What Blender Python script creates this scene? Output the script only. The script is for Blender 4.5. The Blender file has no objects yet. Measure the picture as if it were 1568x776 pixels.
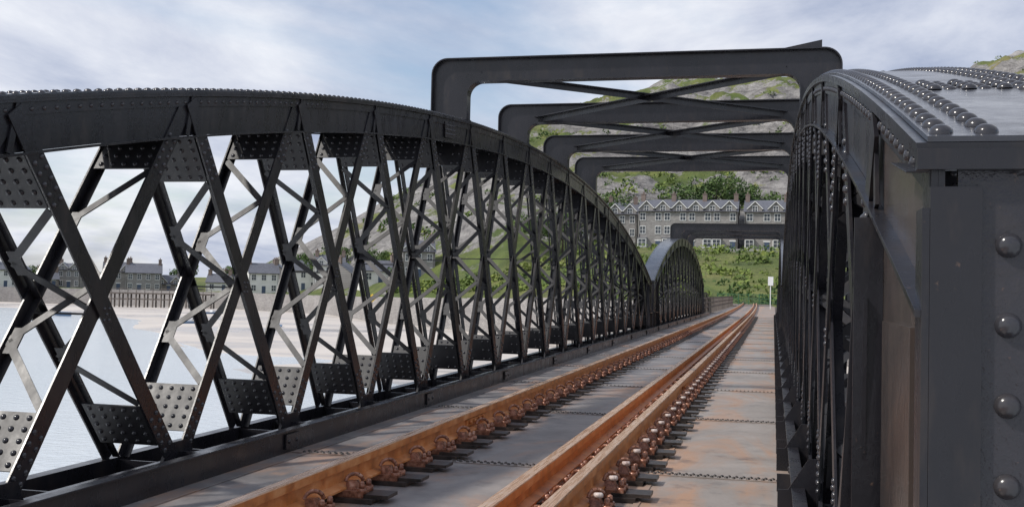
import bpy, math, random, bmesh
from mathutils import Vector, noise, Matrix
random.seed(7)
S=bpy.context.scene
D=bpy.data
rad=math.radians
# ---------------------------------------------------------------- materials
def newmat(name):
    m=D.materials.new(name); m.use_nodes=True
    nt=m.node_tree; b=nt.nodes["Principled BSDF"]
    return m,nt,b
def nn(nt,t,**k):
    n=nt.nodes.new(t)
    for a,v in k.items(): setattr(n,a,v)
    return n
def ramp(nt,fac,stops):
    r=nn(nt,'ShaderNodeValToRGB'); e=r.color_ramp.elements
    while len(e)<len(stops): e.new(0.5)
    for i,(p,c) in enumerate(stops):
        e[i].position=p; e[i].color=(c[0],c[1],c[2],1) if not isinstance(c,(int,float)) else (c,c,c,1)
    nt.links.new(fac,r.inputs[0]); return r.outputs[0]
def noi(nt,scale,detail=6,rough=.6,stretch=None,dist=0.0,coord='Object'):
    tc=nn(nt,'ShaderNodeTexCoord'); out=tc.outputs[coord]
    if stretch:
        mp=nn(nt,'ShaderNodeMapping'); mp.inputs['Scale'].default_value=stretch
        nt.links.new(out,mp.inputs[0]); out=mp.outputs[0]
    n=nn(nt,'ShaderNodeTexNoise'); n.inputs['Scale'].default_value=scale
    n.inputs['Detail'].default_value=detail; n.inputs['Roughness'].default_value=rough
    n.inputs['Distortion'].default_value=dist
    nt.links.new(out,n.inputs['Vector']); return n.outputs[0]
def mixc(nt,fac,a,b,mode='MIX'):
    m=nn(nt,'ShaderNodeMix',data_type='RGBA',blend_type=mode)
    if isinstance(fac,float): m.inputs[0].default_value=fac
    else: nt.links.new(fac,m.inputs[0])
    for i,s in ((6,a),(7,b)):
        if isinstance(s,tuple): m.inputs[i].default_value=(*s,1)
        else: nt.links.new(s,m.inputs[i])
    return m.outputs[2]
def mth(nt,op,a,b=0.0,c=0.0,clamp=False):
    n=nn(nt,'ShaderNodeMath',operation=op); n.use_clamp=clamp
    for i,s in enumerate((a,b,c)):
        if isinstance(s,(int,float)): n.inputs[i].default_value=s
        else: nt.links.new(s,n.inputs[i])
    return n.outputs[0]
def bump(nt,b,h,strength,dist):
    bp=nn(nt,'ShaderNodeBump'); bp.inputs['Strength'].default_value=strength; bp.inputs['Distance'].default_value=dist
    nt.links.new(h,bp.inputs['Height']); nt.links.new(bp.outputs[0],b.inputs['Normal'])
def simple(name,stops,scale,rough=.6,metal=0,bs=.3,bd=.01,bscale=None,stretch=None,detail=5):
    m,nt,b=newmat(name)
    f=noi(nt,scale,detail,stretch=stretch)
    nt.links.new(ramp(nt,f,stops),b.inputs['Base Color'])
    b.inputs['Metallic'].default_value=metal
    if isinstance(rough,tuple):
        nt.links.new(ramp(nt,f,[(.3,rough[0]),(.7,rough[1])]),b.inputs['Roughness'])
    else: b.inputs['Roughness'].default_value=rough
    if bs: bump(nt,b,noi(nt,bscale or scale*6,3),bs,bd)
    return m
M={}
def steel(name,c0,c1,rough,brown=.6,bs=.18,dust_or_reflection=(.050,.040,.035),gr=(.54,.72),bscale=38,st=(1,1,.3)):
    m,nt,b=newmat(name)
    f=noi(nt,1.7,5,.65)
    col=ramp(nt,f,[(.3,c0),(.7,c1)])
    gn=noi(nt,6,5,.7,stretch=st)
    col=mixc(nt,ramp(nt,gn,[(gr[0],0.0),(gr[1],brown)]),col,dust_or_reflection)
    bn=noi(nt,bscale,3,.65)
    col=mixc(nt,ramp(nt,bn,[(.69,0.0),(.76,.8)]),col,(.10,.065,.05))
    nt.links.new(col,b.inputs['Base Color'])
    nt.links.new(ramp(nt,gn,[(.3,rough[0]),(.7,rough[1])]),b.inputs['Roughness'])
    bump(nt,b,bn,bs,.004)
    return m
M['steel']=steel('black_painted_steel',(.009,.009,.012),(.021,.020,.025),(.20,.38))
M['lace']=steel('dull_painted_steel',(.012,.012,.014),(.028,.027,.031),(.38,.56))
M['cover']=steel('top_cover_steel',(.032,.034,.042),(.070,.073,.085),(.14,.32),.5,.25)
M['endplate']=steel('thick_painted_plate',(.022,.021,.026),(.042,.040,.047),(.14,.28),.35,1.0,bscale=48,st=(1,1,1))
M['brownsteel']=steel('brown_reflection_steel',(.034,.029,.028),(.070,.056,.050),(.16,.30),.45,.35,(.105,.072,.056),(.42,.72),st=(.6,.6,.5))  # brown reflection of the deck painted into the end-post steel colour
M['rivet']=steel('painted_rivet',(.030,.030,.036),(.050,.049,.055),(.12,.24),.3,.1)
M['rail']=simple('rusty_rail_steel',[(.25,(.26,.085,.025)),(.5,(.56,.21,.06)),(.75,(.72,.38,.17))],7,(.34,.6),.0,.4,.003,60)
M['railtop']=simple('worn_rail_head',[(.25,(.58,.30,.16)),(.5,(.74,.47,.30)),(.78,(.85,.68,.56))],9,(.2,.36),.45,.12,.002,80,stretch=(6,.4,6))
M['pad']=simple('black_rail_pad',[(.3,(.012,.011,.01)),(.7,(.06,.045,.038))],14,(.28,.45),0,.4,.004)
M['clip']=simple('rusty_clip',[(.3,(.12,.055,.038)),(.55,(.32,.14,.085)),(.75,(.60,.38,.28))],25,(.18,.4),.2,.3,.003)
M['white']=simple('pale_insulator_cap',[(.3,(.42,.30,.26)),(.7,(.75,.68,.64))],20,.4)
# deck
m,nt,b=newmat('weathered_deck_plate')
base=ramp(nt,noi(nt,1.1,7,.68,dist=.6),[(.28,(.105,.10,.102)),(.5,(.21,.195,.193)),(.72,(.35,.325,.31))])
tc=nn(nt,'ShaderNodeTexCoord'); sx=nn(nt,'ShaderNodeSeparateXYZ'); nt.links.new(tc.outputs['Object'],sx.inputs[0])
mr=nn(nt,'ShaderNodeMapRange'); mr.inputs[1].default_value=-3.0; mr.inputs[2].default_value=-1.0; nt.links.new(sx.outputs[0],mr.inputs[0])
base=mixc(nt,ramp(nt,mr.outputs[0],[(.2,0.0),(1.0,.75)]),base,mixc(nt,.5,base,(.50,.41,.33)))
rn=noi(nt,.9,7,.65,stretch=(1.4,.5,1),dist=1.2)
dist=mth(nt,'ABSOLUTE',mth(nt,'SUBTRACT',mth(nt,'ABSOLUTE',mth(nt,'ADD',sx.outputs[0],1.88)),.78))
band=mth(nt,'MULTIPLY_ADD',dist,-2.6,1.0,clamp=True)
fc=mth(nt,'MULTIPLY_ADD',band,.11,mth(nt,'MULTIPLY_ADD',mr.outputs[0],.04,rn))
rf=ramp(nt,fc,[(.51,0.0),(.69,.7)])
col=mixc(nt,rf,base,(.46,.25,.14))
dk=ramp(nt,noi(nt,3.5,7,.7),[(.54,0.0),(.74,.75)])
col=mixc(nt,dk,col,(.08,.07,.068))
sp=ramp(nt,noi(nt,30,3,.7),[(.66,0.0),(.72,.7)])
col=mixc(nt,sp,col,(.36,.17,.09))
nt.links.new(col,b.inputs['Base Color'])
nt.links.new(ramp(nt,rn,[(.3,.28),(.7,.58)]),b.inputs['Roughness'])
bump(nt,b,noi(nt,20,4,.7),.25,.004); M['deck']=m
def stone(name,a,c,sc=1.0):
    m,nt,b=newmat(name)
    tc=nn(nt,'ShaderNodeTexCoord'); mp=nn(nt,'ShaderNodeMapping'); mp.inputs['Rotation'].default_value=(rad(90),0,0)
    nt.links.new(tc.outputs['Object'],mp.inputs[0])
    br=nn(nt,'ShaderNodeTexBrick'); br.inputs['Scale'].default_value=sc; br.inputs['Mortar Size'].default_value=.03
    br.inputs['Color1'].default_value=(*a,1); br.inputs['Color2'].default_value=(*c,1); br.inputs['Mortar'].default_value=(a[0]*.7,a[1]*.7,a[2]*.7,1)
    nt.links.new(mp.outputs[0],br.inputs['Vector'])
    col=mixc(nt,ramp(nt,noi(nt,.35,5),[(.35,0.0),(.7,.6)]),br.outputs[0],(a[0]*.7,a[1]*.68,a[2]*.66))
    nt.links.new(col,b.inputs['Base Color']); b.inputs['Roughness'].default_value=.9
    return m
M['stone']=stone('grey_stone_wall',(.30,.285,.28),(.45,.43,.41))
M['stone2']=stone('warm_stone_wall',(.27,.235,.21),(.40,.35,.32))
M['render']=simple('white_render',[(.3,(.70,.69,.66)),(.7,(.82,.81,.79))],.5,.85)
M['slate']=simple('slate_roof',[(.3,(.085,.088,.105)),(.7,(.16,.165,.19))],2.0,.5,stretch=(1,1,3))
M['wtrim']=simple('white_trim',[(.3,(.70,.70,.69)),(.7,(.82,.82,.81))],2,.5)
M['glass']=simple('window_glass',[(.3,(.03,.035,.045)),(.7,(.08,.095,.11))],.6,.1,0,0)
M['door']=simple('painted_door',[(.3,(.05,.08,.14)),(.7,(.07,.1,.17))],3,.5)
M['brick']=stone('chimney_brick',(.22,.17,.15),(.32,.25,.21),3)
M['timber']=simple('weathered_timber',[(.3,(.09,.075,.065)),(.7,(.20,.17,.15))],3,.85,stretch=(1,1,.2))
M['greenp']=simple('green_painted_metal',[(.3,(.03,.10,.05)),(.7,(.06,.17,.08))],4,.5)
M['yellow']=simple('yellow_sign_paint',[(.3,(.65,.42,.03)),(.7,(.75,.5,.05))],4,.5)
M['boat']=simple('boat_paint',[(.3,(.08,.16,.28)),(.7,(.12,.2,.33))],1,.4)
M['leaf']=simple('dark_leaves',[(.3,(.03,.06,.014)),(.5,(.065,.115,.025)),(.75,(.12,.17,.04))],.22,.8,0,0)
M['bush']=simple('gorse_leaves',[(.3,(.06,.10,.02)),(.5,(.13,.18,.03)),(.75,(.25,.28,.06))],.12,.8,0,0)
M['bark']=simple('bark',[(.3,(.05,.04,.03)),(.7,(.12,.1,.08))],6,.9)
M['pier']=simple('rusty_iron_pier',[(.3,(.05,.035,.03)),(.7,(.16,.10,.07))],1.5,.8)
# water
m,nt,b=newmat('estuary_water')
nt.links.new(ramp(nt,noi(nt,.02,4),[(.3,(.56,.62,.66)),(.7,(.70,.74,.77))]),b.inputs['Base Color'])
b.inputs['Roughness'].default_value=.14
bump(nt,b,noi(nt,1.1,5,.65,stretch=(1,2.2,1)),.6,.16); M['water']=m
# sand
m,nt,b=newmat('wet_sand')
sn=noi(nt,.035,6,.6,stretch=(1,2.5,1),dist=.5)
c=ramp(nt,sn,[(.3,(.36,.33,.31)),(.5,(.56,.51,.46)),(.75,(.66,.61,.56))])
nt.links.new(c,b.inputs['Base Color']); nt.links.new(ramp(nt,sn,[(.38,.2),(.55,.75)]),b.inputs['Roughness'])
bump(nt,b,noi(nt,.6,5),.3,.1); M['sand']=m
# hill
m,nt,b=newmat('heath_and_rock')
g=ramp(nt,noi(nt,.02,7,.7,dist=.8),[(.30,(.055,.085,.02)),(.44,(.11,.15,.03)),(.56,(.20,.21,.06)),(.72,(.24,.19,.10))])
g2=ramp(nt,noi(nt,.11,6,.75),[(.42,0.0),(.62,.8)])
g=mixc(nt,g2,g,(.06,.085,.026))
rk=ramp(nt,noi(nt,.12,8,.85,stretch=(1,1,2.2),dist=1.2),[(.34,(.045,.043,.045)),(.45,(.17,.16,.155)),(.56,(.31,.295,.28)),(.70,(.50,.48,.46))])
geo=nn(nt,'ShaderNodeNewGeometry'); sp=nn(nt,'ShaderNodeSeparateXYZ'); nt.links.new(geo.outputs['Normal'],sp.inputs[0])
pz=nn(nt,'ShaderNodeSeparateXYZ'); nt.links.new(geo.outputs['Position'],pz.inputs[0])
zr_=ramp(nt,mth(nt,'DIVIDE',pz.outputs[2],110.0),[(.09,0.0),(.14,.10),(.36,.085),(.52,.035),(1.0,.03)])
inv=mth(nt,'MULTIPLY_ADD',sp.outputs[2],-.55,noi(nt,.024,8,.78,stretch=(1,1,1.6)))
rf=ramp(nt,mth(nt,'ADD',inv,zr_),[(.05,0.0),(.085,1.0)])
col=mixc(nt,rf,g,rk)
nt.links.new(col,b.inputs['Base Color']); b.inputs['Roughness'].default_value=.95
bump(nt,b,noi(nt,.35,6,.75),.9,1.5); M['hill']=m

# ---------------------------------------------------------------- mesh builder
class MB:
    def __init__(s): s.v=[];s.f=[];s.m=[];s.mats=[];s.cur=0;s.sm=[];s.smooth=False
    def use(s,k):
        if k not in s.mats: s.mats.append(k)
        s.cur=s.mats.index(k); return s
    def face(s,idx): s.f.append(idx); s.m.append(s.cur); s.sm.append(s.smooth)
    def hexa(s,p):
        n=len(s.v); s.v.extend([tuple(q) for q in p])
        for q in ((0,3,2,1),(4,5,6,7),(0,1,5,4),(1,2,6,5),(2,3,7,6),(3,0,4,7)): s.face([n+i for i in q])
    def box(s,x0,x1,y0,y1,z0,z1):
        s.hexa([(x0,y0,z0),(x1,y0,z0),(x1,y1,z0),(x0,y1,z0),(x0,y0,z1),(x1,y0,z1),(x1,y1,z1),(x0,y1,z1)])
    def xbox(s,xa,xb,y0,y1,z0,z1):
        s.box(min(xa,xb),max(xa,xb),min(y0,y1),max(y0,y1),z0,z1)
    def bar(s,p0,p1,wd,w,t,off=0):
        p0=Vector(p0);p1=Vector(p1); d=(p1-p0).normalized(); wd=Vector(wd); wd=(wd-d*wd.dot(d)).normalized(); n=d.cross(wd)
        a=wd*w/2; b=n*t/2; o=n*off
        s.hexa([p0-a-b+o,p0+a-b+o,p0+a+b+o,p0-a+b+o,p1-a-b+o,p1+a-b+o,p1+a+b+o,p1-a+b+o])
    def dome(s,p,n,r,seg=8,h=.75):
        p=Vector(p);n=Vector(n).normalized(); a=n.orthogonal().normalized(); b=n.cross(a)
        base=len(s.v); rings=[(1.0,0),(.80,.6)] if seg>5 else [(1.0,0)]
        if seg>10: rings=[(1,0),(.95,.3),(.8,.62),(.5,.88)]
        for rr,hh in rings:
            for i in range(seg):
                t=2*math.pi*i/seg; q=p+(a*math.cos(t)+b*math.sin(t))*r*rr+n*(r*h*hh); s.v.append(tuple(q))
        s.v.append(tuple(p+n*r*h)); top=len(s.v)-1
        o=s.smooth; s.smooth=True
        for k in range(len(rings)-1):
            for i in range(seg):
                j=(i+1)%seg; s.face([base+k*seg+i,base+k*seg+j,base+(k+1)*seg+j,base+(k+1)*seg+i])
        k=len(rings)-1
        for i in range(seg): s.face([base+k*seg+i,base+k*seg+(i+1)%seg,top])
        s.smooth=o
    def cyl(s,p0,p1,r0,r1,seg=8,cap=True):
        p0=Vector(p0);p1=Vector(p1); d=(p1-p0).normalized(); a=d.orthogonal().normalized(); b=d.cross(a); n=len(s.v)
        for p,r in ((p0,r0),(p1,r1)):
            for i in range(seg):
                t=2*math.pi*i/seg; s.v.append(tuple(p+(a*math.cos(t)+b*math.sin(t))*r))
        o=s.smooth; s.smooth=True
        for i in range(seg):
            j=(i+1)%seg; s.face([n+i,n+j,n+seg+j,n+seg+i])
        s.smooth=o
        if cap: s.face([n+i for i in range(seg)][::-1]); s.face([n+seg+i for i in range(seg)])
    def sweep(s,prof,path,closed=True):
        n=len(s.v); k=len(prof)
        for (y,dx,dz) in path:
            for (x,z) in prof: s.v.append((x+dx,y,z+dz))
        for i in range(len(path)-1):
            for j in range(k if closed else k-1):
                a=n+i*k+j; b=n+i*k+(j+1)%k; s.face([a,b,b+k,a+k])
        if closed:
            s.face([n+j for j in range(k)]); s.face([n+(len(path)-1)*k+j for j in range(k)][::-1])
    def obj(s,name,parent=None,bevel=0):
        me=D.meshes.new(name); me.from_pydata(s.v,[],s.f)
        for k in s.mats: me.materials.append(M[k])
        me.polygons.foreach_set('material_index',s.m); me.polygons.foreach_set('use_smooth',s.sm); me.update()
        bm=bmesh.new(); bm.from_mesh(me); bmesh.ops.recalc_face_normals(bm,faces=bm.faces); bm.to_mesh(me); bm.free()
        o=D.objects.new(name,me); S.collection.objects.link(o)
        if parent: o.parent=parent
        if bevel:
            md=o.modifiers.new('bevel','BEVEL'); md.width=bevel; md.segments=2; md.limit_method='ANGLE'; md.angle_limit=rad(40)
        return o
def empty(name):
    o=D.objects.new(name,None); S.collection.objects.link(o); return o

XC=-1.85; WI=2.15; WO=2.60
def rows(a,b,step):
    n=max(1,int(round((b-a)/step))); return [a+(b-a)*i/n for i in range(n+1)]

def girder(s,Y0,dY,N,ztop,detail,yend0,yend1):
    root=empty('steel_truss_girder')
    X=lambda w: XC+s*w
    Ys=rows(yend0,yend1,.45)
    t=MB().use('steel')
    def chord(w0,w1,z0,z1):
        t.sweep([(X(w0),z0),(X(w1),z0),(X(w1),z1),(X(w0),z1)],[(y,0,ztop(y)) for y in Ys])
    chord(WI-.045,WO+.065,-.018,0)
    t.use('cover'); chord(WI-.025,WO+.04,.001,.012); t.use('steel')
    chord(WI-.006,WI+.006,-.31,-.0185)
    chord(WO-.006,WO+.006,-.31,-.0185)
    chord(WI-.043,WI-.0062,-.034,-.0182)
    chord(WI-.018,WI-.0062,-.105,-.0345)
    chord(WI-.045,WI-.0062,-.325,-.311)
    chord(WO+.0062,WO+.045,-.325,-.311)
    for k in range(N+1):
        y=Y0+dY*k
        if y>yend1-.6: break
        lean=.10
        a=(X(WI-.024),y+lean-.05,ztop(y+lean)-.035); bb=(X(WI-.024),y-lean*.2,ztop(y)-.31)
        t.bar(a,bb,(0,1,0),.045,.012)
    for y in ((12.9,26.0) if detail else (50.6,)):
        t.bar((X(WI-.0235),y-.20,ztop(y-.2)-.17),(X(WI-.0235),y+.22,ztop(y+.22)-.17),(0,0,1),.20,.010)
    for ye,sg in ((yend0,1),(yend1,-1)):
        ya=ye+sg*.03; yb=ye+sg*1.0
        for w in (WI+.0,WO):
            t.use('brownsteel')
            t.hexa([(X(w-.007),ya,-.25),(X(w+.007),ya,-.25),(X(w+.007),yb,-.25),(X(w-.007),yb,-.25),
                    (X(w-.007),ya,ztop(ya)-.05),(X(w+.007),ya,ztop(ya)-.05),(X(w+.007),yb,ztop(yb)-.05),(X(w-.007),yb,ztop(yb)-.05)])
        t.use('endplate')
        zt=ztop(ya)-.03
        Y=lambda d: ye+sg*d
        t.xbox(X(WI+.03),X(WO+.03),Y(.012),Y(.028),-.25,zt)
        t.use('steel')
        t.xbox(X(WI-.02),X(WI+.070),Y(-.004),Y(.010),.93,zt-.06)
        t.xbox(X(WI-.02),X(WI+.042),Y(-.004),Y(.010),-.25,.929)
        t.xbox(X(WI-.034),X(WI-.0205),Y(-.004),Y(.085),.93,zt-.10)
        t.xbox(X(WI-.02),X(WI-.008),Y(.011),Y(.10),-.25,zt-.005)
        t.xbox(X(WI-.045),X(WO+.065),Y(-.02),Y(.0115),zt-.03,zt+.0085)
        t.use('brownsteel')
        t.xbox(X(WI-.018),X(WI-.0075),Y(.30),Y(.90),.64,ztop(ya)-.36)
        t.use('steel')
        t.hexa([(X(WI-.06),Y(.02),zt-.03),(X(WI-.0075),Y(.02),zt-.03),(X(WI-.0075),Y(.03),zt-.031),(X(WI-.06),Y(.03),zt-.031)]+
               [(X(WI-.06),Y(.30),zt+.02),(X(WI-.0075),Y(.30),zt+.02),(X(WI-.0075),Y(.31),zt+.021),(X(WI-.06),Y(.31),zt+.021)])
        t.xbox(X(WI-.085),X(WI-.0075),Y(.99),Y(1.004),-.1,ztop(yb)-.33)
        t.bar((X(WI-.055),Y(1.08),.0),(X(WI-.055),Y(1.02),ztop(yb)-.55),(0,1,0),.10,.012)
        t.bar((X(WI-.10),Y(1.15),-.1),(X(WI-.03),Y(1.06),ztop(yb)-.40),(1,0,0),.09,.012)
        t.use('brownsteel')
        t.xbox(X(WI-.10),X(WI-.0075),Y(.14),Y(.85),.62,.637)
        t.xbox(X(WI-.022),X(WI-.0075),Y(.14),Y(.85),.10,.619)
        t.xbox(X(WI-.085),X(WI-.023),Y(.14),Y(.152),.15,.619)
    t.obj('top_chord_and_end_posts',root,bevel=.003 if detail else 0)
    c=MB().use('steel')
    yA,yB=yend0,yend1
    for w in (WI,WO):
        c.xbox(X(w-.006),X(w+.006),yA,yB,-.30,.10)
        c.xbox(X(w+.007),X(w+.09),yA,yB,.088,.10)
    c.xbox(X(WI-.02),X(WO+.1),yA,yB,-.315,-.301)
    for k in range(N+1):
        y=Y0+dY*k
        c.xbox(X(WI+.007),X(WO-.007),y-.007,y+.007,-.30,.085)
        c.xbox(X(WI-.26),X(WI-.0075),y-.006,y+.006,-.05,.17)
        lo,hi=sorted((X(WI-.20),X(WI-.031)))
        if s>0: c.hexa([(lo,y-.007,.17),(hi,y-.007,.17),(hi,y+.007,.17),(lo,y+.007,.17),(hi-.05,y-.007,.36),(hi,y-.007,.36),(hi,y+.007,.36),(hi-.05,y+.007,.36)])
        c.xbox(X(WI-.26),X(WI-.0075),y+dY*.5-.006,y+dY*.5+.006,-.05,.12)
        lo,hi=sorted((X(WI-.03),X(WI-.007)))
        c.hexa([(lo,y-.30,-.05),(hi,y-.30,-.05),(hi,y+.30,-.05),(lo,y+.30,-.05),(lo,y-.13,.24),(hi,y-.13,.24),(hi,y+.13,.24),(lo,y+.13,.24)])
        if k<N:
            c.xbox(X(WI+.02),X(WO-.02),y+dY*.36,y+dY*.37,-.25,.08)
            c.xbox(X(WI-.014),X(WI-.0065),y+dY*.42,y+dY*.62,-.04,.085)
    c.obj('bottom_chord',root)
    d=MB().use('steel'); rv=MB().use('rivet')
    def seg(y): return (14 if y<5 else 8) if y<13 else (6 if y<20 else 4)
    for k in range(N):
        ya=Y0+dY*k; yb=ya+dY
        for i in range(3):
            for j in range(2):
                if ya<14: rv.dome((X(WI-.014),ya+dY*.42+.05+i*.12,.0+j*.05),(-s,0,0),.014,8)
        for fam in (0,1):
            if fam==0: T=Vector((0,ya+.07,ztop(ya+.07)-.16)); B=Vector((0,yb-.06,.10))
            else: T=Vector((0,yb-.07,ztop(yb-.07)-.16)); B=Vector((0,ya+.06,.10))
            if T.z<.5: continue
            dr=(T-B).normalized(); L=(T-B).length
            inpl=Vector((0,1,0)); inpl=(inpl-dr*inpl.dot(dr)).normalized()
            nrm=Vector((0,-1,0)); nrm=(nrm-dr*nrm.dot(dr)).normalized()
            w=.13
            d.use('steel')
            for pl,(wp,sgn) in enumerate(((WI,1),(WO,-1))):
                e=.016 if fam==0 else -.002
                xo=X(wp-sgn*(.012+e))
                p0=Vector((xo,B.y,B.z)); p1=Vector((xo,T.y,T.z))
                ww=w if pl==0 else .10
                if pl==0: d.bar(p0-dr*.05,p1+dr*.10,inpl,ww,.012)
                else: d.bar(p0,p1+dr*.05,inpl,ww,.012)
                xm=X(wp+sgn*.022)
                d.bar(Vector((xm,B.y,B.z))+inpl*.02,Vector((xm,T.y,T.z))+inpl*.02,(1,0,0),.05,.010)
                if pl==0 and ya<22:
                    nx=Vector((-s,0,0))
                    for st in (.16,.23,.30,.37,.44):
                        for q in (-.035,.035):
                            for base,dd in ((B,1),(T,-1)):
                                pos=Vector((xo-s*.006,base.y,base.z))+dr*dd*(st+.06*(dd<0))+inpl*q
                                rv.dome(pos,nx,.0165,seg(ya))
            d.use('lace')
            xa,xb=X(WI+.01),X(WO-.01); xm=(xa+xb)/2; wX=abs(xb-xa)
            off=.032
            for a0,ln in ((.20,.36),(L-.52,.36)):
                c0=B+dr*a0+nrm*off; c1=B+dr*(a0+ln)+nrm*off
                d.bar((xm,c0.y,c0.z),(xm,c1.y,c1.z),(1,0,0),wX,.01)
                if ya<24:
                    nr=5; nc=5
                    for i in range(nr):
                        for j in range(nc):
                            if ya>11 and (i%2 or j==2): continue
                            pp=B+dr*(a0+ln*(i+.5)/nr)+nrm*(off+.005)
                            rv.dome((xa+(xb-xa)*(j+.5)/nc,pp.y,pp.z),nrm,.0175,seg(ya))
            l0,l1=.58,L-.54
            if l1-l0>.25:
                nz=max(1,int(round((l1-l0)/.42)))
                for i in range(nz):
                    a=l0+(l1-l0)*i/nz; b2=l0+(l1-l0)*(i+1)/nz
                    pa=B+dr*a+nrm*off; pb=B+dr*b2+nrm*off
                    x1_,x2_=(xa,xb) if i%2==0 else (xb,xa)
                    d.bar((x1_,pa.y,pa.z),(x2_,pb.y,pb.z),dr,.05,.009)
                    if i%2==0 and i<nz-1:
                        g0=pb-dr*.09; g1=pb+dr*.09; gx=xb-(xb-xa)*.10
                        d.bar((gx,g0.y,g0.z),(gx,g1.y,g1.z),(1,0,0),.08,.008)
        zc=.10+(min(ztop(ya),ztop(yb))-.26)*.5; yc=(ya+yb)/2
        d.bar((X(WI),yc,zc),(X(WO),yc,zc),(0,1,0),.06,.012)
        for q in ((0,0),(.05,.07),(-.05,-.07),(.05,-.07),(-.05,.07)):
            if ya<20 : rv.dome((X(WI-.034),yc+q[0]*.5,zc+q[1]*.5),(-s,0,0),.012,seg(ya))
    d.obj('diagonal_members_and_lacing',root)
    pitch=.105 if detail else .4
    y=yend0+.05
    while y<yend1-.05:
        sl=(ztop(y+.05)-ztop(y-.05))/.1; n=Vector((0,-sl,1))
        for w in (WI+.005,WI+.085,WO-.075,WO+.012):
            if (detail and y<22) or w in (WI+.005,WO+.012): rv.dome((X(w),y,ztop(y)+.012),n,.022,seg(y))
        if detail and y<9 and y>yend0+.2: rv.dome((X(WI-.0182),y,ztop(y)-.075),(-s,0,0),.014,10)
        y+=pitch if y<22 else max(pitch,.21)
    if detail:
        for k in range(0,8,2):
            yk=Y0+dY*k+.1
            for i in range(4):
                for j in range(6):
                    yy_=yk+i*.09
                    rv.dome((X(WI+.14+j*.047),yy_+(.03 if j%2 else 0),ztop(yy_)+.012),(0,-.1,1),.0215,seg(yy_))
        for yk in (12.9,26.0):
            for i in range(6):
                for j in range(3):
                    yy_=yk-.15+i*.065
                    rv.dome((X(WI-.0285),yy_,ztop(yy_)-.115-j*.055),(-s,0,0),.015,seg(yy_))
        for k in range(0,6):
            yk=Y0+dY*k
            for i in range(5):
                for q in (-.05,.05):
                    if s>0 and (k>0 or q>0): rv.dome((X(WI-.0064),yk+.22+q,ztop(yk+.22)-.13-i*.04),(-s,0,0),.015,seg(yk))
        z=.12
        while z<ztop(yend0)-.05:
            rv.dome((X(WI+.118),yend0+.012,z),(0,-1,0),.0235,24,.85); rv.dome((X(WI+.33),yend0+.012,z),(0,-1,0),.0225,16,.85)
            z+=.1465
        for i in range(7):
            yv=yend0+.17+i*.10
            rv.dome((X(WI-.06),yv,.637),(0,0,1),.015,10)
            rv.cyl((X(WI-.06),yv,.62),(X(WI-.06),yv,.59),.012,.012,6)
            rv.dome((X(WI-.022),yv,.50),(-s,0,0),.012,8)
            rv.dome((X(WI-.022),yv,.20),(-s,0,0),.012,8)
        for z in (.2,.35,.5): rv.dome((X(WI-.055),yend0+.14,z),(0,-1,0),.012,10)
        for z in rows(.7,1.2,.12):
            rv.dome((X(WI-.067),yend0+1.0,z),(0,-1,0),.012,8)
    rv.obj('rivets',root)
    return root
def zt1(y): 
    d=y-19.2; return 1.34+2.40-.0066*d*d-2.2e-6*d**4
def zt2(y):
    d=y-50.6; return 1.34+2.42-.0100*d*d-6e-6*d**4
for s in (-1,1):
    girder(s,3.17,1.78,18,zt1,True,2.12,36.25)
    girder(s,37.8,1.78,14,zt2,False,37.0,64.2)

# ---------------------------------------------------------------- portal frames
def frame_path(hw,zt,zb,r,x0=XC):
    pts=[(x0-hw,zb),(x0-hw,zt-r)]
    for i in range(1,8):
        a=math.pi-math.pi/2*i/8; pts.append((x0-hw+r+r*math.cos(a),zt-r+r*math.sin(a)))
    pts.append((x0-hw+r,zt)); pts.append((x0+hw-r,zt))
    for i in range(1,8):
        a=math.pi/2-math.pi/2*i/8; pts.append((x0+hw-r+r*math.cos(a),zt-r+r*math.sin(a)))
    pts+= [(x0+hw,zt-r),(x0+hw,zb)]
    return pts
ZT=4.37
def portal(y,zb):
    m=MB().use('steel')
    po=frame_path(2.62,ZT,zb,.20); pi=frame_path(2.62-.47,ZT-.29,zb,.20)
    n=len(po)
    for i in range(n-1):
        a,b,c,d_=po[i],po[i+1],pi[i+1],pi[i]
        m.hexa([(a[0],y-.006,a[1]),(b[0],y-.006,b[1]),(c[0],y-.006,c[1]),(d_[0],y-.006,d_[1]),
                (a[0],y+.006,a[1]),(b[0],y+.006,b[1]),(c[0],y+.006,c[1]),(d_[0],y+.006,d_[1])])
    for path,sg in ((po,1),(pi,-1)):
        for i in range(n-1):
            a=Vector((path[i][0],0,path[i][1])); b=Vector((path[i+1][0],0,path[i+1][1]))
            t=(b-a).normalized(); nr=Vector((-t.z,0,t.x))*sg*.016
            q=lambda p,yy: (p.x,yy,p.z)
            m.hexa([q(a,y-.09),q(b,y-.09),q(b+nr,y-.09),q(a+nr,y-.09),q(a,y+.09),q(b,y+.09),q(b+nr,y+.09),q(a+nr,y+.09)])
    for sx in (-1,1):
        cx=XC+sx*2.385
        m.box(cx-.26,cx+.26,y-.13,y+.13,zb-.0,zb+.02)
    m.use('rivet')
    for sx in (-1,1):
        for dx in (-.2,-.1,.1,.2):
            for dy in (-.11,.11): m.dome((XC+sx*2.385+dx,y+dy,zb+.02),(0,0,1),.014,6)
    return m.obj('portal_frame')
FY=[13.75,17.35,20.95,24.45]; FY2=[48.2,51.6,55.2]
for y in FY: portal(y,zt1(y)+.012)
for y in FY2: portal(y,zt2(y)+.012)
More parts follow.
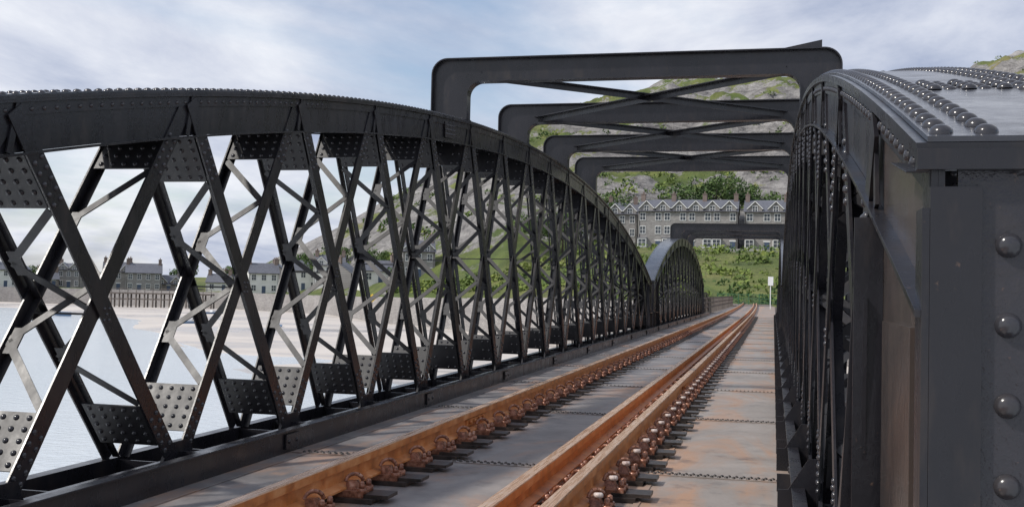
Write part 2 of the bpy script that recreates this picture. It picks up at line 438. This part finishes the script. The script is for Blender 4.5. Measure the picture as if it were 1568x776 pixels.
def bracing(ys):
    m=MB().use('steel')
    for a,b in zip(ys[:-1],ys[1:]):
        for sx in (-1,1):
            z=ZT-.20+(.0 if sx<0 else .03)
            p=Vector((XC-sx*2.0,a+.02,z)); q=Vector((XC+sx*2.0,b-.02,z))
            m.bar(p,q,(0,1,0),.10,.012)
            m.bar(p+Vector((0,.05,-.045)),q+Vector((0,.05,-.045)),(0,0,1),.085,.012)
    return m.obj('overhead_cross_bracing')
bracing(FY); bracing(FY2)
m=MB().use('steel')
m.hexa([(-.10,13.9,ZT+.02),(.55,13.9,ZT+.02),(.55,13.92,ZT+.02),(-.10,13.92,ZT+.02),(-.10,13.9,ZT+.03),(.55,13.9,ZT+.16),(.55,13.92,ZT+.16),(-.10,13.92,ZT+.03)])
m.box(.2,.5,13.70,13.92,ZT+.017,ZT+.03)
m.obj('bracing_end_plate')

# ---------------------------------------------------------------- deck
dk=empty('bridge_deck')
m=MB().use('deck')
m.box(-3.73,.15,-6,118,-.06,0)
y=8.0-3.56*3
js=[]
while y<117: js.append(y); y+=3.56
for y in js:
    for a,b in ((-3.70,-2.86),(-2.40,-1.62),(-.90,.12)): m.box(a,b,y-.05,y+.05,.0015,.008)
m.box(-3.60,-3.56,-6,66,.0015,.007)
m.box(-.84,-.80,-6,66,.0015,.006)
m.obj('deck_plates',dk)
m=MB().use('pad')
for y in js:
    if y>62: break
    for a,b in ((-3.60,-2.90),(-2.36,-1.66),(-.88,.10)):
        for x in rows(a,b,.052):
            sg=10 if y<14 else 5
            m.dome((x,y-.022 if y<30 else y,.008),(0,0,1),.0145,sg,1.0)
            if y<14: m.dome((x+.02,y+.024,.008),(0,0,1),.0145,sg,1.0)
m.obj('deck_bolts',dk)
m=MB().use('steel')
for xk,sg in ((-3.73,-1),(.15,1)):
    m.xbox(xk,xk+sg*.012,-6,66,-.25,.17)
    m.xbox(xk-sg*.03,xk+sg*.05,-6,66,.171,.184)
    for y in js[:18]:
        m.xbox(xk-sg*.02,xk-sg*.002,y-.12,y+.12,.03,.15)
        for q in (-.07,.07): m.dome((xk-sg*.02,y+q,.09),(-sg,0,0),.018,8)
for y in rows(-6,66,1.78): m.box(-3.9,.3,y-.05,y+.05,-.45,-.062)
for x in (-2.63,-1.12): m.box(x-.1,x+.1,-6,118,-.9,-.07)
m.obj('kerb_plates',dk,bevel=.003)
v=MB().use('timber')
v.box(-4.3,.7,66,118,-.5,-.07)
for y in rows(66,116,6):
    for x in (-4,-1.8,.4): v.cyl((x,y,-8),(x*.9-.2,y,-.5),.2,.18,8)
    v.box(-4.6,1,y-.15,y+.15,-.9,-.51)
for xr in (-4.25,.65):
    for y in rows(66,118,2.0): v.box(xr-.05,xr+.05,y-.05,y+.05,-.06,1.0)
    for z in (.35,.65,.95): v.box(xr-.02,xr+.02,66,118,z,z+.08)
v.obj('timber_viaduct')
for y in (2,36.6,65):
    p=MB().use('pier')
    for x in (-4.2,.5):
        p.cyl((x,y,-12),(x,y,-1.0),.9,.9,24); p.cyl((x,y,-1.0),(x,y,-.75),1.05,1.05,24)
    p.box(-4.2,.5,y-.15,y+.15,-2.2,-1.6)
    for z in (-3,-5): p.cyl((-4.2,y,z),(.5,y,z-2),.07,.07,6); p.cyl((.5,y,z),(-4.2,y,z-2),.07,.07,6)
    p.box(-4.7,1.0,y-.5,y+.5,-.74,-.46)
    p.obj('bridge_pier')
# ---------------------------------------------------------------- rails
def rp(y):
    return (y,-.00010*max(0,y-40)**2,0)
path=[rp(y) for y in rows(-6,170,2)]
def rail(x,name,h=.235,z0=.07):
    m=MB().use('rail')
    H=h-.04
    prof=[(-.075,z0),(.075,z0),(.075,z0+.012),(.013,z0+.03),(.009,H-.028),(.036,H-.016),(.038,h-.008),(-.038,h-.008),(-.036,H-.016),(-.009,H-.028),(-.013,z0+.03),(-.075,z0+.012)]
    m.sweep([(x+a,b) for a,b in prof],path)
    m.use('railtop')
    m.sweep([(x-.0382,h-.009),(x+.0382,h-.009),(x+.035,h-.002),(x+.022,h+.001),(x-.022,h+.001),(x-.035,h-.002)],path)
    return m.obj(name)
XL,XR,XG=-2.64,-1.11,-1.42
rail(XL,'railway_rail'); rail(XR,'railway_rail'); rail(XG,'guard_rail',.225,.075)
for x,ys in ((XL,(9.5,27)),(XR,(14,32))):
    m=MB().use('rail')
    for y in ys:
        for q in (-1,1):
            m.box(x+q*.020-.008,x+q*.020+.008,y-.3,y+.3,.115,.17)
            for k in (-.22,-.08,.08,.22): m.cyl((x+q*.028,y+k,.142),(x+q*.054,y+k,.142),.017,.017,6)
    m.obj('rail_fishplate')
f=MB()
i=0; y=-4.0
while y<62:
    i+=1
    for x in (XL,XR):
        dx=rp(y)[1]; x=x+dx
        jx=random.uniform(-.015,.015); jy=random.uniform(-.02,.02)
        f.use('pad'); f.box(x-.27+jx,x+.27+jx,y-.13+jy,y+.13+jy,.001,.030)
        f.box(x+.12,x+.36+jx,y-.085+jy,y+.095+jy,.0305,.052)
        f.use('clip'); f.box(x-.20,x+.20,y-.09,y+.09,.0305,.0695)
        if y<34:
            sg=10 if y<14 else 6
            for q in (-1,1):
                f.use('clip')
                f.hexa([(x+q*.08,y-.05,.07),(x+q*.15,y-.05,.07),(x+q*.15,y+.05,.07),(x+q*.08,y+.05,.07),
                        (x+q*.064,y-.035,.115),(x+q*.125,y-.035,.120),(x+q*.125,y+.035,.120),(x+q*.064,y+.035,.115)])
                prev=None
                for t in range(7):
                    a=math.pi*t/6
                    p=Vector((x+q*(.11+.045*math.cos(a)),y+.03-.012*t,.118+.045*math.sin(a)))
                    if prev is not None: f.cyl(prev,p,.013,.013,6 if y<14 else 4,False)
                    prev=p
                for dy in (-.055,.058):
                    f.cyl((x+q*.180,y+dy,.05),(x+q*.180,y+dy,.085),.032,.030,sg)
                    f.cyl((x+q*.180,y+dy,.085),(x+q*.180,y+dy,.115),.020,.018,6)
                    f.dome((x+q*.180,y+dy,.115),(0,0,1),.018,sg)
                if q>0 and x>-2:
                    f.use('white'); f.cyl((x+.11,y-.075,.14),(x+.15,y-.085,.146),.018,.016,sg); f.dome((x+.15,y-.085,.146),(1,-.3,.2),.0165,sg)
    if i%2==0:
        xg=XG+rp(y)[1]
        f.use('pad'); f.box(xg-.09,xg+.09,y-.07,y+.07,.001,.0745)
    y+=.61
f.obj('rail_fastenings',bevel=0)
m=MB().use('steel')
for y in (66,69,72,75):
    m.box(-4.7,-4.45,y,y+2.6,-.2,1.25); m.box(-4.75,-4.40,y-.05,y+.02,-.2,1.35); m.box(-4.75,-4.40,y+.021,y+2.6,1.251,1.29)
m.obj('black_parapet_panels')

# ---------------------------------------------------------------- landscape
def lerp_tab(tab,b):
    if b<=tab[0][0]: return tab[0][1]
    for (a,va),(c,vc) in zip(tab[:-1],tab[1:]):
        if b<=c:
            t=(b-a)/(c-a); return va+(vc-va)*t
    return tab[-1][1]
R0=[(-60,340),(-39,330),(-33,310),(-25,265),(-20,195),(-14,150),(-8,122),(0,112),(20,112),(60,130)]
ZB=[(-60,-1.8),(-25,-1.8),(-20,-1.2),(-12,-.3),(-6,-.15),(5,-.15),(60,0)]
RF=[(-60,700),(-28,420),(-25,330),(-20,240),(-14,205),(-8,238),(4,238),(12,200),(60,160)]
RR=[(-60,1000),(-28,480),(-25,420),(-20,430),(-14,450),(-8,520),(4,540),(12,470),(60,420)]
TN=[(-60,.0),(-28,.004),(-25,.033),(-20,.082),(-16.5,.12),(-13.6,.146),(-9.6,.176),(-6.1,.192),(-2.8,.2),(1.3,.202),(5,.20),(8.3,.206),(11.8,.228),(20,.26),(60,.2)]
ZF=[(-60,0),(-25,0),(-14,5),(-8,10.0),(4,10.0),(12,14),(60,14)]
def hz(b,r):
    r0=lerp_tab(R0,b); zb=lerp_tab(ZB,b); rf=lerp_tab(RF,b); rr=lerp_tab(RR,b)
    zr=lerp_tab(TN,b)*rr*math.cos(rad(b+13.63))+1.34; zf=lerp_tab(ZF,b); zr=max(zr,zf)
    x=r*math.sin(rad(b)); y=r*math.cos(rad(b))
    if r<r0: return -8.0
    if r<r0+14: return zb
    if r<rf:
        t=(r-r0-14)/(rf-r0-14); rise=max(0,(t-.05)/.95); rise=min(1,rise/.8); rise=rise*rise*(3-2*rise)
        z=zb+(zf-zb)*rise
        return z+ (.7*noise.noise(Vector((x,y,0))*.05) if r>r0+25 and r<rf-30 else 0)
    if r<rr:
        t=(r-rf)/(rr-rf); p=t**.85
        amp=(zr-zf)*.16*max(0,math.sin(math.pi*min(1,t*1.0)))**.6 + (zr-zf)*.01
        rg=noise.ridged_multi_fractal(Vector((x*.013,y*.013,0)),1.0,2.2,6,1.0,2.0)-1.1
        st=noise.fractal(Vector((x*.05,y*.05,3)),.7,2.1,5)
        q=(t*9+1.5*noise.noise(Vector((x*.01,y*.01,8))))%1.0
        terr=(zr-zf)*.030*(q**3-q)*min(1,t*6)*(1-t)
        return zf+(zr-zf)*p+amp*(rg*.8)+ (zr-zf)*.032*st*min(1,t*6)+terr
    t=(r-rr)
    return zr+(zr)*.02*noise.fractal(Vector((x*.03,y*.03,3)),.8,2.1,4)-t*.12 if zr>2 else zb
def polar(name,bs,rs_fn,zf,mat,smooth=True):
    v=[];f=[]; nb=len(bs); nr=None
    for b in bs:
        rs=rs_fn(b); nr=len(rs)
        for r in rs: v.append((r*math.sin(rad(b)),r*math.cos(rad(b)),zf(b,r)))
    for i in range(nb-1):
        for j in range(nr-1): f.append((i*nr+j,i*nr+j+1,(i+1)*nr+j+1,(i+1)*nr+j))
    me=D.meshes.new(name); me.from_pydata(v,[],f); me.materials.append(M[mat]); me.polygons.foreach_set('use_smooth',[smooth]*len(f)); me.update()
    bm=bmesh.new(); bm.from_mesh(me)
    for fc in bm.faces:
        if fc.normal.z<0: fc.normal_flip()
    bm.to_mesh(me); bm.free()
    o=D.objects.new(name,me); S.collection.objects.link(o); return o
def rs(b):
    r0=lerp_tab(R0,b); rf=lerp_tab(RF,b); rr=lerp_tab(RR,b)
    L=[r0-3,r0-.01,r0,r0+7,r0+14]
    L+= [r0+14+(rf-r0-14)*i/12 for i in range(1,12)]
    L+= [rf+(rr-rf)*i/110 for i in range(0,110)]
    L+= [rr+ (900*(i/14)**1.6) for i in range(0,15)]
    return L
bs=[-60+ .9*i for i in range(0,34)]
bs=[b for b in bs if b<-30]+[-30+.14*i for i in range(int(44/.14))]+[14+1.2*i for i in range(0,39)]
polar('hillside_terrain',bs,rs,hz,'hill')
S0=[(-60,330),(-39,300),(-36,262),(-33,190),(-30,132),(-26.7,108),(-23.4,96),(-15,88),(0,84),(30,84),(60,90)]
def sz(b,r):
    r0=lerp_tab(R0,b); s0=lerp_tab(S0,b); t=(r-s0)/(max(20,r0-s0))
    x=r*math.sin(rad(b)); y=r*math.cos(rad(b))
    return -6.0+min(1,max(-1,t*1.4))*.5+.32*noise.fractal(Vector((x*.02,y*.02,0)),.8,2,4)
polar('sand_beach',[-60+.8*i for i in range(151)],lambda b:[lerp_tab(S0,b)-40+(lerp_tab(R0,b)+4-lerp_tab(S0,b)+40)*i/60 for i in range(61)],sz,'sand')
me=D.meshes.new('sea_water'); me.from_pydata([(-9000,-4000,-6),(9000,-4000,-6),(9000,9000,-6),(-9000,9000,-6)],[],[(0,1,2,3)]); me.materials.append(M['water'])
S.collection.objects.link(D.objects.new('sea_water',me))

# ---------------------------------------------------------------- buildings
def local(o,x,y,z,rz): o.location=(x,y,z); o.rotation_euler=(0,0,rz)
def house(name,W,dep,floors,pos,rz,wall='stone',gables=0,bays=3,chim=2,fh=2.85,roofh=2.6,doors=True):
    root=empty(name); H=floors*fh
    a=MB().use(wall)
    a.box(-W/2,W/2,0,dep,-3,H)
    for sx in (-1,1):
        x=sx*W/2
        a.hexa([(x-.15,.0,H),(x,.0,H),(x,dep,H),(x-.15,dep,H),(x-.15,dep/2-.02,H+roofh-.05),(x,dep/2-.02,H+roofh-.05),(x,dep/2+.02,H+roofh-.05),(x-.15,dep/2+.02,H+roofh-.05)] if sx>0 else
               [(x,.0,H),(x+.15,.0,H),(x+.15,dep,H),(x,dep,H),(x,dep/2-.02,H+roofh-.05),(x+.15,dep/2-.02,H+roofh-.05),(x+.15,dep/2+.02,H+roofh-.05),(x,dep/2+.02,H+roofh-.05)])
    r=MB().use('slate')
    for sgn in (0,1):
        e=-.35 if sgn==0 else dep+.35; ez=H-.25
        r.hexa([(-W/2-.2,e,ez),(W/2+.2,e,ez),(W/2+.2,dep/2,H+roofh),(-W/2-.2,dep/2,H+roofh),(-W/2-.2,e,ez+.15),(W/2+.2,e,ez+.15),(W/2+.2,dep/2,H+roofh+.15),(-W/2-.2,dep/2,H+roofh+.15)])
    w=MB()
    def window(cx,z,ww,hh,y=0.0):
        w.use('wtrim'); t=.10
        w.box(cx-ww/2-t,cx+ww/2+t,y-.10,y-.003,z-t*1.3,z)
        w.box(cx-ww/2-t,cx+ww/2+t,y-.09,y-.003,z+hh,z+hh+t*1.4)
        w.box(cx-ww/2-t,cx-ww/2,y-.08,y-.003,z,z+hh); w.box(cx+ww/2,cx+ww/2+t,y-.08,y-.003,z,z+hh)
        w.box(cx-.04,cx+.04,y-.06,y-.012,z,z+hh); w.box(cx-ww/2,cx-.041,y-.06,y-.012,z+hh*.5,z+hh*.5+.07); w.box(cx+.041,cx+ww/2,y-.06,y-.012,z+hh*.5,z+hh*.5+.07)
        w.use('glass'); w.box(cx-ww/2,cx+ww/2,y-.011,y-.002,z,z+hh)
    step=W/bays
    for fl in range(floors):
        for i in range(bays):
            cx=-W/2+step*(i+.5)+(.35 if (i%2) else -.35)*(gables>1 and bays>3)
            if fl==0 and doors and i%3==1:
                w.use('door'); w.box(cx-.5,cx+.5,-.06,-.003,0,2.1); w.use('wtrim'); w.box(cx-.7,cx+.7,-.12,-.003,2.101,2.35)
                continue
            if fl==0 and gables>2:
                a.use('wtrim'); a.box(cx-.95,cx+.95,-.8,-.0,-1,.8); window(cx,.95,1.5,1.5,-.8); w.use('wtrim'); w.box(cx-.95,cx-.86,-.79,-.003,.801,2.6);w.box(cx+.86,cx+.95,-.79,-.003,.801,2.6)
                w.use('slate'); w.box(cx-1.05,cx+1.05,-.9,-.003,2.62,2.8)
            else:
                window(cx,fl*fh+.85,min(1.15,step*.42),1.45)
    for i in range(gables):
        gw=W/gables; cx=-W/2+gw*(i+.5); hw=min(1.45,gw*.42)
        y0=-.02
        a.use(wall); a.hexa([(cx-hw,y0,H-.1),(cx+hw,y0,H-.1),(cx+hw,2.2,H-.1),(cx-hw,2.2,H-.1),(cx-hw,y0,H+.7),(cx+hw,y0,H+.7),(cx+hw,2.2,H+.7),(cx-hw,2.2,H+.7)])
        a.hexa([(cx-hw,y0,H+.7),(cx+hw,y0,H+.7),(cx+hw,2.2,H+.7),(cx-hw,2.2,H+.7),(cx-.03,y0,H+2.1),(cx+.03,y0,H+2.1),(cx+.03,2.2,H+2.1),(cx-.03,2.2,H+2.1)])
        window(cx,H-.15,.95,1.15,y0-.01)
        for q in (-1,1):
            r.use('slate'); r.bar((cx+q*(hw+.25),1.2,H+.55),(cx,1.2,H+2.25),(0,1,0),3.0,.12)
            w.use('wtrim'); w.bar((cx+q*(hw+.22),-.36,H+.45),(cx,-.36,H+2.12),(0,0,1),.17,.07)
    w.use('pad'); w.box(-W/2,W/2,-.46,-.36,H-.26,H-.14)
    for q in (-1,1): w.cyl((q*(W/2-.25),-.08,0),(q*(W/2-.25),-.08,H-.2),.05,.05,6)
    c=MB()
    for i in range(chim):
        cx=-W/2+.5+(W-1.0)*i/max(1,chim-1)
        c.use('brick'); c.box(cx-.45,cx+.45,dep/2-.8,dep/2+.8,H+roofh-1.2,H+roofh+1.2); c.box(cx-.52,cx+.52,dep/2-.87,dep/2+.87,H+roofh+1.201,H+roofh+1.38)
        for q in (-.5,0,.5): c.cyl((cx,dep/2+q,H+roofh+1.38),(cx,dep/2+q,H+roofh+1.85),.14,.11,8)
    for mb,nm in ((a,'walls'),(r,'roof'),(w,'windows_and_doors'),(c,'chimneys')):
        if mb.v: mb.obj(nm,root)
    local(root,pos[0],pos[1],pos[2],rz); return root
YT=230
house('stone_terrace',20.8,10,3,(-17.9,YT,10.0),0,gables=6,bays=8,chim=4)
house('stone_terrace',17.0,10,3,(2.4,YT+1,10.0),0,gables=4,bays=6,chim=3)
house('stone_terrace',6.5,10,3,(-32.3,YT+4,9.6),rad(6),gables=2,bays=3,chim=2)
house('stone_house',9,9,2,(-43,YT+2,8.5),rad(10),wall='stone2',bays=3,gables=2)
def bp(b,r): return (r*math.sin(rad(b)),r*math.cos(rad(b)))
random.seed(3)
L=[(-38.8,366,7,'render',2,0,7,.2,3),(-37.8,372,6,'stone',2,0,7,1.3,2),(-36.9,362,6,'stone2',1,0,6,.1,2),(-36.0,368,7,'stone',2,2,7,-.2,3),
   (-34.9,380,6,'stone2',2,0,8,1.5,2),
   (-33.7,338,8,'stone',2,2,8,.05,3),(-32.5,334,10,'stone',2,0,8,.0,4),(-31.3,337,8,'stone2',1,2,8,.1,3),(-30.1,352,6,'stone',1,0,7,1.4,2),(-28.9,335,7,'render',1,0,7,-.2,2),
   (-27.9,358,7,'stone2',1,0,7,.3,3),
   (-26.6,300,8,'render',2,0,8,.1,3),(-25.3,312,6,'stone',2,0,7,1.4,2),(-24.6,300,8,'render',2,0,7,.1,3),(-23.3,290,8,'render',2,2,7,-.1,3),(-21.9,266,6,'stone',1,0,7,1.2,2),(-20.6,246,8,'render',1,0,7,.2,3),
   (-18.6,232,7,'stone',2,2,7,.1,3)]
for b,r,W,wl,fl,gb,dep,tn,by in L:
    x,y=bp(b,r); z=hz(b,r)
    house('town_house' if wl!='render' else 'white_house',W,dep,fl,(x,y,z-.2),rad(-b)+tn,wall=wl,gables=gb,bays=by,chim=2 if tn<1 else 1,roofh=random.uniform(1.9,2.8),fh=random.uniform(2.6,3.0))
m=MB().use('timber')
m2=empty('harbour_jetty')
ja,jb=bp(-34.4,288),bp(-29.2,280)
ja=Vector((*ja,0)); jb=Vector((*jb,0)); jd=(jb-ja).normalized(); jn=Vector((-jd.y,jd.x,0))
for i in range(14):
    for o_ in (0,2.6):
        p=ja+(jb-ja)*i/13+jn*o_; m.cyl((p.x,p.y,-8),(p.x,p.y,-2.0),.22,.2,8)
    p=ja+(jb-ja)*i/13
    m.cyl((p.x,p.y,-1.9),(p.x,p.y,-.7),.07,.07,6)
mid0=ja+jn*1.3; mid1=jb+jn*1.3
m.bar((mid0.x,mid0.y,-1.95),(mid1.x,mid1.y,-1.95),(0,0,1),.35,3.4)
for z,w_ in ((-.75,.12),(-1.3,.09),(-3.4,.28)): m.bar((ja.x,ja.y,z),(jb.x,jb.y,z),(0,0,1),w_,.12)
m.obj('jetty_frame',m2)
m=MB().use('stone')
bb=[-44+.8*i for i in range(96)]
for p,q in zip(bb[:-1],bb[1:]):
    r1=lerp_tab(R0,p)-.6; r2=lerp_tab(R0,q)-.6; x1,y1=bp(p,r1);x2,y2=bp(q,r2);x3,y3=bp(q,r2+.9);x4,y4=bp(p,r1+.9)
    za=lerp_tab(ZB,p)+.5
    if abs((p+q)/2+.9)<2.2: za=-.2
    m.hexa([(x1,y1,-7.5),(x2,y2,-7.5),(x3,y3,-7.5),(x4,y4,-7.5),(x1,y1,za),(x2,y2,za),(x3,y3,za),(x4,y4,za)])
m.obj('stone_sea_wall')
m=MB().use('timber')
m.sweep([(-4.2,-.2),(.6,-.2),(.6,.03),(-4.2,.03)],[rp(y) for y in rows(118.01,170,4)])
m.obj('track_bed')
def boat(b,r,rz,Lb=5):
    m=MB().use('boat'); n=10; secs=[]
    for i in range(n+1):
        t=i/n; wd=.85*math.sin(math.pi*min(1,.12+t*.88))**.6 if t<1 else .02; sh=.75+.25*t*t
        secs.append([(Lb*(t-.5),-wd,sh),(Lb*(t-.5),-wd*.6,.1),(Lb*(t-.5),wd*.6,.1),(Lb*(t-.5),wd,sh),(Lb*(t-.5),wd*.88,sh-.06),(Lb*(t-.5),0,.25),(Lb*(t-.5),-wd*.88,sh-.06)])
    b0=len(m.v)
    for s_ in secs: m.v.extend(s_)
    for i in range(n):
        for j in range(7): a=b0+i*7+j; c_=b0+i*7+(j+1)%7; m.face([a,c_,c_+7,a+7])
    m.face([b0+j for j in range(7)]); m.face([b0+n*7+j for j in range(7)])
    m.use('wtrim'); m.box(-1.0,.6,-.5,.5,.5,1.25); m.use('glass'); m.box(.601,.62,-.4,.4,.85,1.15)
    o=m.obj('moored_boat'); x,y=bp(b,r); o.location=(x,y,-6.0); o.rotation_euler=(0,rad(4),rz)
boat(-30.3,185,.4); boat(-34.2,235,2.0,6); boat(-29,240,1.1); boat(-36.5,230,.2,6); boat(-26,175,2.4,4.5)
# ---------------------------------------------------------------- foliage
def leafblob(v,f,c,R,n,sz,zs=.7):
    for _ in range(n):
        u=Vector((random.gauss(0,1),random.gauss(0,1),random.gauss(0,1))).normalized()*R*random.uniform(.45,1.05)
        p=Vector(c)+Vector((u.x,u.y,u.z*zs)); a=Vector((random.gauss(0,1),random.gauss(0,1),random.gauss(0,1))).normalized(); b=a.orthogonal().normalized()
        s_=sz*random.uniform(.5,1.2); k=len(v)
        v.extend([tuple(p-a*s_),tuple(p+b*s_*.6),tuple(p+a*s_),tuple(p-b*s_*.6)]); f.append((k,k+1,k+2,k+3))
def fol(name,v,f,mat,parent=None):
    me=D.meshes.new(name); me.from_pydata(v,[],f); me.materials.append(M[mat]); o=D.objects.new(name,me); S.collection.objects.link(o)
    if parent: o.parent=parent
    return o
v=[];f=[];v2=[];f2=[]
random.seed(11)
for _ in range(1700):
    b=random.uniform(-24.5,14); rf=lerp_tab(RF,b); rr=lerp_tab(RR,b)
    t=random.random()**1.7; r=rf+4+(rr-rf)*.95*t
    x,y=bp(b,r)
    if noise.noise(Vector((x*.02,y*.02,5)))<.0: continue
    R=random.uniform(.7,2.1); leafblob(*( (v,f) if random.random()<.65 else (v2,f2)),(x,y,hz(b,r)+R*.3),R,24,R*.33)
for _ in range(520):
    b=random.uniform(-20,2); r0=lerp_tab(R0,b); rf=lerp_tab(RF,b); r=random.uniform(r0+25,rf-16); x,y=bp(b,r)
    if b>-9 and r>215: continue
    R=random.uniform(.5,1.4); leafblob(*( (v,f) if random.random()<.75 else (v2,f2)),(x,y,hz(b,r)+R*.2),R,26,R*.32)
fol('gorse_bushes',v,f,'bush'); fol('hillside_shrubs',v2,f2,'leaf')
def tree(pos,H,R,name='oak_tree'):
    root=empty(name); t=MB().use('bark'); x,y,z=pos
    top=Vector((x+random.uniform(-.4,.4),y,z+H*.6)); t.cyl((x,y,z-.5),top,H*.035,H*.018,8)
    v=[];f=[]
    for i in range(9):
        a=i*2.4; zz=z+H*random.uniform(.3,.55); st=Vector((x,y,zz)); en=Vector((x+math.cos(a)*R*.7,y+math.sin(a)*R*.7,z+H*random.uniform(.5,.9)))
        t.cyl(st,en,H*.015,H*.005,5); leafblob(v,f,en,R*random.uniform(.3,.5),130,R*.075,.8)
    leafblob(v,f,(x,y,z+H*.85),R*.5,160,R*.075)
    t.obj('trunk_and_limbs',root); fol('crown',v,f,'leaf',root)
T=[(-23.9,300,9,4.5),(-23.0,310,8,4),(-24.6,312,10,4.5),(-8.3,243,9,4.5),(-4.2,247,10,5),(-3.0,246,12,5.5),(-2.0,248,11,5),(-1.0,247,9,4),(.2,247,8,4),(-9.2,238,8,4),
   (-11,225,8,4.5),(-12.5,222,7,4),(-21,262,7,4),(-28.4,362,7,4),(-30.6,365,8,4.5),(-35.4,385,8,4),(-37.3,385,7,4),(-34.3,352,6,3),(-27.3,330,6,3)]
for b,r,H,R in T:
    x,y=bp(b,r); tree((x,y,hz(b,r)),H,R)
# ---------------------------------------------------------------- small furniture
m=MB().use('greenp')
for x in rows(-6.5,.8,1.2): m.box(x-.05,x+.05,131.95,132.05,-.2,1.35)
for z in (.2,.7,1.2): m.box(-6.5,.8,131.98,132.02,z,z+.07)
for x in rows(-6.5,.8,.16): m.box(x-.012,x+.012,131.985,132.015,.27,1.2)
m.obj('green_gate')
r_=empty('trackside_sign'); m=MB().use('wtrim')
m.box(-.30,-.22,99.9,99.98,-.1,2.9); m.box(-.48,-.02,99.85,99.89,2.1,2.9); m.obj('post_and_board',r_)
for b,r,h in ((-21.0,190,4.5),):
    x,y=bp(b,r); s_=empty('warning_sign'); m=MB().use('timber'); m.cyl((x,y,-6.5),(x,y,-6+h),.07,.07,8)
    m.use('yellow'); zz=-6+h+.6
    m.hexa([(x-.75,y-.05,zz),(x,y-.05,zz-.75),(x,y+.0,zz-.75),(x-.75,y+.0,zz),(x,y-.05,zz+.75),(x+.75,y-.05,zz),(x+.75,y,zz),(x,y,zz+.75)])
    m.obj('post_and_diamond',s_)
# ---------------------------------------------------------------- world, light, camera
w=D.worlds.new('World'); S.world=w; w.use_nodes=True; nt=w.node_tree
bg=nt.nodes['Background']; out=nt.nodes['World Output']
sky=nn(nt,'ShaderNodeTexSky',sky_type='NISHITA'); sky.sun_disc=False; sky.sun_elevation=rad(46); sky.sun_rotation=rad(238); sky.air_density=1.0; sky.dust_density=1.2
nt.links.new(sky.outputs[0],bg.inputs[0]); bg.inputs[1].default_value=.15
tc=nn(nt,'ShaderNodeTexCoord'); sx=nn(nt,'ShaderNodeSeparateXYZ'); nt.links.new(tc.outputs['Generated'],sx.inputs[0])
ab=nn(nt,'ShaderNodeMath',operation='ABSOLUTE'); nt.links.new(sx.outputs[2],ab.inputs[0])
az=nn(nt,'ShaderNodeMath',operation='ADD'); nt.links.new(ab.outputs[0],az.inputs[0]); az.inputs[1].default_value=.16
cx=nn(nt,'ShaderNodeCombineXYZ')
for i in (0,1):
    dv=nn(nt,'ShaderNodeMath',operation='DIVIDE'); nt.links.new(sx.outputs[i],dv.inputs[0]); nt.links.new(az.outputs[0],dv.inputs[1]); nt.links.new(dv.outputs[0],cx.inputs[i])
def cn(scale,detail,rough,st,loc,dist=0):
    mp=nn(nt,'ShaderNodeMapping'); mp.inputs['Scale'].default_value=st; mp.inputs['Location'].default_value=loc; mp.inputs['Rotation'].default_value=(0,0,rad(25)); nt.links.new(cx.outputs[0],mp.inputs[0])
    n=nn(nt,'ShaderNodeTexNoise'); n.inputs['Scale'].default_value=scale; n.inputs['Detail'].default_value=detail; n.inputs['Roughness'].default_value=rough; n.inputs['Distortion'].default_value=dist
    nt.links.new(mp.outputs[0],n.inputs['Vector']); return n.outputs[0]
n1=cn(.75,8,.55,(1,.8,1),(2.3,1.1,0),.4); n2=cn(1.3,7,.6,(1,.7,1),(7,3,0),.3)
fac=ramp(nt,n1,[(.36,.15),(.51,.95)])
ccol=ramp(nt,n2,[(.32,(.40,.46,.62)),(.46,(.64,.68,.80)),(.62,(.90,.92,.98))])
bg2=nn(nt,'ShaderNodeBackground'); nt.links.new(ccol,bg2.inputs[0]); bg2.inputs[1].default_value=1.0
mx=nn(nt,'ShaderNodeMixShader'); nt.links.new(fac,mx.inputs[0]); nt.links.new(bg.outputs[0],mx.inputs[1]); nt.links.new(bg2.outputs[0],mx.inputs[2])
nt.links.new(mx.outputs[0],out.inputs[0])
ld=D.lights.new('sun','SUN'); ld.energy=3.0; ld.angle=rad(3); ld.color=(1,.95,.88)
lo=D.objects.new('sun',ld); S.collection.objects.link(lo)
az_=rad(238); el=rad(46); sv=Vector((math.sin(az_)*math.cos(el),math.cos(az_)*math.cos(el),math.sin(el)))
lo.rotation_euler=sv.to_track_quat('Z','Y').to_euler()
cam=D.cameras.new('camera'); co=D.objects.new('camera',cam); S.collection.objects.link(co); S.camera=co
cam.sensor_width=36; cam.sensor_fit='HORIZONTAL'; cam.lens=37.88; cam.clip_start=.05; cam.clip_end=20000
R=Matrix.Rotation(rad(13.67),4,'Z')@Matrix.Rotation(rad(90+1.85),4,'X')@Matrix.Rotation(.022,4,'Z')
co.matrix_world=Matrix.Translation((0,0,1.34))@R
S.view_settings.view_transform='Standard'; S.view_settings.look='None'; S.view_settings.exposure=0
